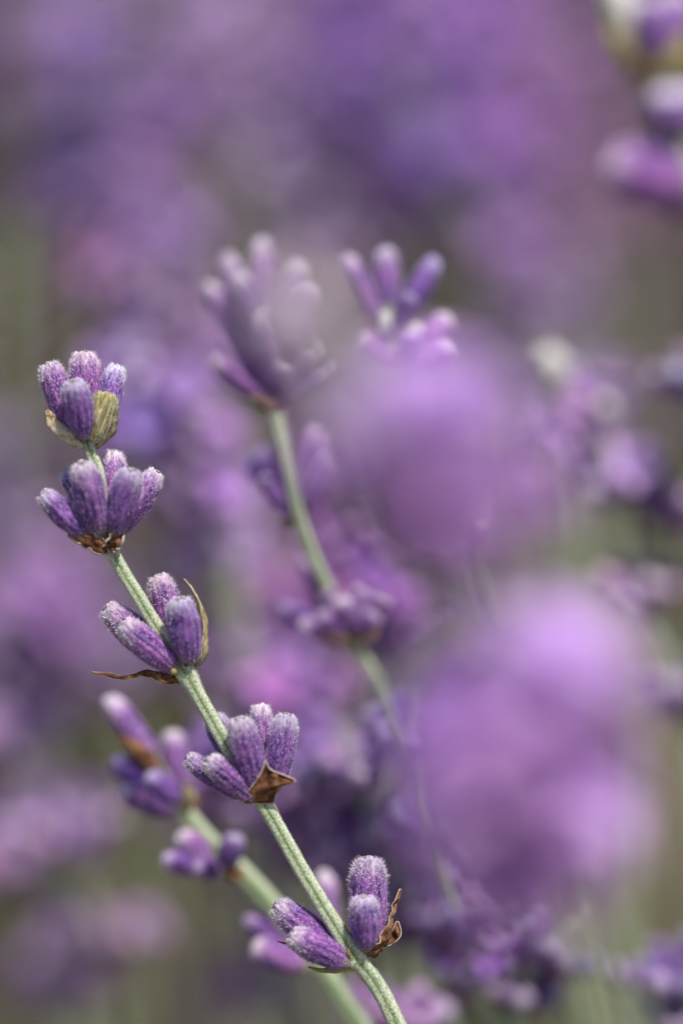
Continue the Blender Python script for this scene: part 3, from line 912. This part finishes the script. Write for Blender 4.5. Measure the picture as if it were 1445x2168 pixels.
# ------------------------------------------------------------------ middle distance
G1 = 'soft lavender spikes in the middle distance'
L1 = 'soft purple lavender spike in the middle distance behind the sharp spike'
mid = [
    ([(1150, 720), (1175, 850), (1250, 930), (1330, 1050), (1400, 1250), (1480, 1600)], 36, [2, 3], (1.7, 1.65, 1.55), .6),
    ([(1410, 1120), (1350, 1300), (1410, 1400), (1450, 1520), (1500, 1800)], 36, [0, 1, 3], (1.5, 1.4, 1.4), .0),
    ([(1480, 740), (1500, 850), (1520, 960), (1570, 1300)], 30, [1], (1.1, 1.1, 1.1), .2),
    ([(720, 1540), (770, 1680), (820, 1810), (900, 1950), (1000, 2180)], 26, [1, 2, 3], (1.05, .95, 1.05), .2),
    ([(895, 1470), (890, 1600), (930, 1780), (1000, 2000), (1060, 2200)], 22, [1, 2, 3], (.8, .72, 1.0), .0),
    ([(1230, 1930), (1130, 2040), (1090, 2130), (1110, 2230)], 24, [1, 2], (.85, .8, .95), .0),
    ([(860, 2090), (880, 2190), (900, 2300)], 26, [1], (1.4, 1.3, 1.3), .2),
    ([(1430, 2110), (1440, 2200), (1460, 2300)], 26, [1, 0], (.95, .85, 1.15), .0),
    ([(330, 820), (370, 920), (430, 1120), (480, 1230), (540, 1470), (620, 1700), (700, 2200)], 56, [1, 2, 3, 4, 5], (1.8, 1.7, 1.65), 1.3),
    ([(20, 980), (50, 1130), (60, 1250), (80, 1500), (100, 2200)], 80, [0, 1, 2, 3], (1.3, 1.2, 1.3), .4),
    ([(150, 1700), (155, 1810), (180, 1900), (230, 2030), (260, 2300)], 52, [1, 3], (1.75, 1.6, 1.5), 1.0),
    ([(10, 1640), (40, 1880), (90, 1950), (160, 2140), (200, 2300)], 62, [0, 1, 3], (1.75, 1.6, 1.5), 1.0),
    ([(230, 120), (250, 250), (240, 450), (340, 580), (290, 720), (320, 1000), (480, 1500), (520, 2200)], 85, [0, 1, 2, 3, 4, 5], (1.3, 1.2, 1.3), .5),
    ([(430, 60), (520, 200), (600, 440), (700, 560), (760, 800), (860, 1300), (900, 2200)], 130, [0, 1, 2, 3, 4, 5], (1.7, 1.75, 1.55), .6),
    ([(820, 20), (850, 150), (960, 370), (1080, 590), (1160, 720), (1220, 900), (1280, 1500), (1300, 2200)], 88, [0, 1, 2, 3, 4, 5], (1.3, 1.05, 1.45), .5),
    ([(1120, 120), (1200, 330), (1260, 500), (1330, 900), (1380, 1500), (1400, 2200)], 150, [0, 1, 2, 3], (1.45, 1.2, 1.25), .5),
    ([(700, -40), (740, 80), (900, 250), (1000, 420), (1100, 800), (1150, 2200)], 140, [0, 1, 2, 3, 4], (1.2, .95, 1.4), .4),
    ([(80, 60), (100, 200), (140, 380), (180, 800), (240, 2200)], 160, [0, 1, 2], (1.5, 1.5, 1.4), .5),
    ([(620, 380), (680, 470), (740, 600), (820, 900), (900, 2200)], 95, [0, 1, 2], (1.6, 1.6, 1.5), .6),
]
names = {0: 'soft lavender spike topped by a round cream calyx', 3: 'soft magenta lavender spike seen past the brown star bract of the sharp spike',
         4: 'dark violet lavender spike with a pale tip touching the large lilac spike', 8: 'pale lilac lavender spike blurred behind the gap between the sharp and bare stemmed spikes',
         12: 'tall hazy violet lavender spike rising above the top cluster of the sharp spike', 14: 'tall hazy deep violet lavender spike rising above the fan of slim buds'}
for k, (pp, dep, wh, tint, pet) in enumerate(mid):
    path = [(u, v, dep + j * 1.0) for j, (u, v) in enumerate(pp)]
    ws = [(path[j], 7 + (k + j) % 3, 135, 58, 56, 1) for j in wh]
    ex = ()
    name = names.get(k, L1 if dep < 90 else 'hazy purple lavender spike far out of focus behind the others')
    if k == 0:
        ex = [((1168, 850), (1160, 745), 88, 34, 31, (1, 1, 1), 'cream'), ((1180, 850), (1206, 770), 60, 36, 36, (1.2, 1.2, 1.2))]
    spike(path, ws, name, 200 + k, G1 if dep < 90 else 'hazy lavender spikes behind', r_px=15, tint=(tint[0] * .76, tint[1] * .80, tint[2] * .80), petals=pet * .5, extra=ex)

# dense hazy heads further back: whorl upon whorl along each path
haze_rows = [
    ([(760, -60), (830, 60), (900, 170), (980, 300), (1040, 420), (1120, 700), (1150, 2200)], 110, 5, (0.92, 0.69, 1.27)),
    ([(880, -40), (930, 120), (930, 300), (990, 420), (1100, 900), (1150, 2200)], 135, 4, (0.98, 0.74, 1.32)),
    ([(1010, 20), (1060, 180), (1080, 380), (1130, 560), (1180, 680), (1230, 1000), (1260, 2200)], 125, 5, (1.14, 0.93, 1.24)),
    ([(1180, 60), (1230, 200), (1260, 340), (1320, 480), (1360, 1000), (1390, 2200)], 150, 4, (1.20, 0.98, 1.10)),
    ([(170, 110), (230, 190), (330, 250), (430, 290), (520, 700), (560, 2200)], 110, 4, (1.12, 0.98, 1.24)),
    ([(150, 330), (230, 420), (330, 500), (390, 570), (430, 800), (470, 2200)], 92, 4, (1.14, 1.02, 1.27)),
    ([(480, 20), (540, 110), (600, 210), (640, 330), (700, 470), (760, 900), (800, 2200)], 145, 5, (1.54, 1.51, 1.44)),
    ([(280, 600), (330, 690), (420, 760), (480, 840), (560, 1300), (600, 2200)], 78, 4, (1.14, 1.02, 1.15)),
    ([(-20, 1010), (40, 1080), (90, 1170), (120, 1260), (160, 2200)], 88, 3, (1.12, 0.96, 1.15)),
    ([(560, 1330), (600, 1420), (560, 1500), (640, 1800), (700, 2200)], 60, 3, (1.08, 0.90, 1.15)),
    ([(640, 1640), (680, 1740), (740, 1840), (800, 2200)], 40, 3, (0.92, 0.72, 1.08)),
    ([(480, 1700), (520, 1760), (560, 2060), (600, 2160), (620, 2300)], 70, 4, (1.14, 1.00, 1.08)),
    ([(690, 1660), (730, 1760), (790, 1880), (860, 2220)], 30, 3, (0.89, 0.69, 1.05)),
    ([(840, 1800), (880, 1900), (920, 2000), (980, 2230)], 34, 3, (0.86, 0.65, 1.03)),
    ([(960, 1900), (1000, 1980), (1040, 2060), (1080, 2230)], 28, 3, (0.92, 0.69, 1.08)),
    ([(600, 1500), (650, 1600), (690, 1700), (760, 2200)], 44, 3, (1.12, 0.86, 1.22)),
    ([(770, 1180), (820, 1290), (860, 1400), (940, 1700), (980, 2200)], 48, 3, (1.12, 0.86, 1.15)),
    ([(620, 230), (690, 330), (750, 440), (820, 560), (880, 900), (920, 2200)], 118, 4, (1.20, 1.12, 1.27)),
    ([(700, 120), (760, 230), (860, 330), (920, 470), (980, 900), (1000, 2200)], 128, 4, (0.99, 0.83, 1.25)),
    ([(280, 820), (330, 910), (400, 1010), (450, 1100), (520, 1400), (600, 2200)], 46, 4, (1.02, 0.92, 1.16)),
    ([(0, 1330), (40, 1420), (90, 1540), (130, 1700), (150, 2200)], 70, 3, (1.04, 0.96, 1.12)),
    ([(170, 1300), (220, 1390), (260, 1480), (330, 1800), (360, 2200)], 84, 3, (0.99, 0.88, 1.12)),
    ([(440, 1640), (500, 1730), (540, 1830), (600, 2200)], 34, 2, (0.99, 0.85, 1.09)),
]
for k, (pp, dep, nw, tint) in enumerate(haze_rows):
    path = [(u, v, dep + j) for j, (u, v) in enumerate(pp)]
    ws = []
    for q in range(nw * 2 - 1):
        a, b = path[q // 2], path[min(len(path) - 1, q // 2 + 1)]
        f = .5 if q % 2 else 0
        ws.append((tuple(x + (y - x) * f for x, y in zip(a, b)), 8, 135, 60, 60, 0))
    spike(path, ws, 'dense hazy violet lavender spike far out of focus behind the others' if dep > 75 else 'crowded soft violet lavender spike behind the top whorls of the sharp spike' if pp[0][0] < 300 else 'dense dusky violet lavender spike low between the sharp and the large lilac spike', 400 + k,
          'dense hazy lavender spikes' if dep > 75 else 'crowded soft violet spikes' if pp[0][0] < 300 else 'dusky violet spikes low in the middle', r_px=14, tint=tint, petals=.2)

# green leafy shoot behind, at the edge of the bush
gp = [(30, 470, 75), (25, 620, 75), (20, 800, 76), (30, 1200, 78), (60, 2200, 82)]
spike(gp, [], 'blurred green leafy lavender shoot without flowers behind the sharp spike', 91, r_px=18,
      scales=[([(25 + q % 2 * 6, 560 + q * 45, 75), (25 + (110 if q % 2 else -110), 480 + q * 45, 75 + (q % 3) * 4 - 4), (25 + (170 if q % 2 else -170), 380 + q * 50, 75)], [20, 46, 6], (YS + XS * .4).normalized(), 'leaf') for q in range(8)])
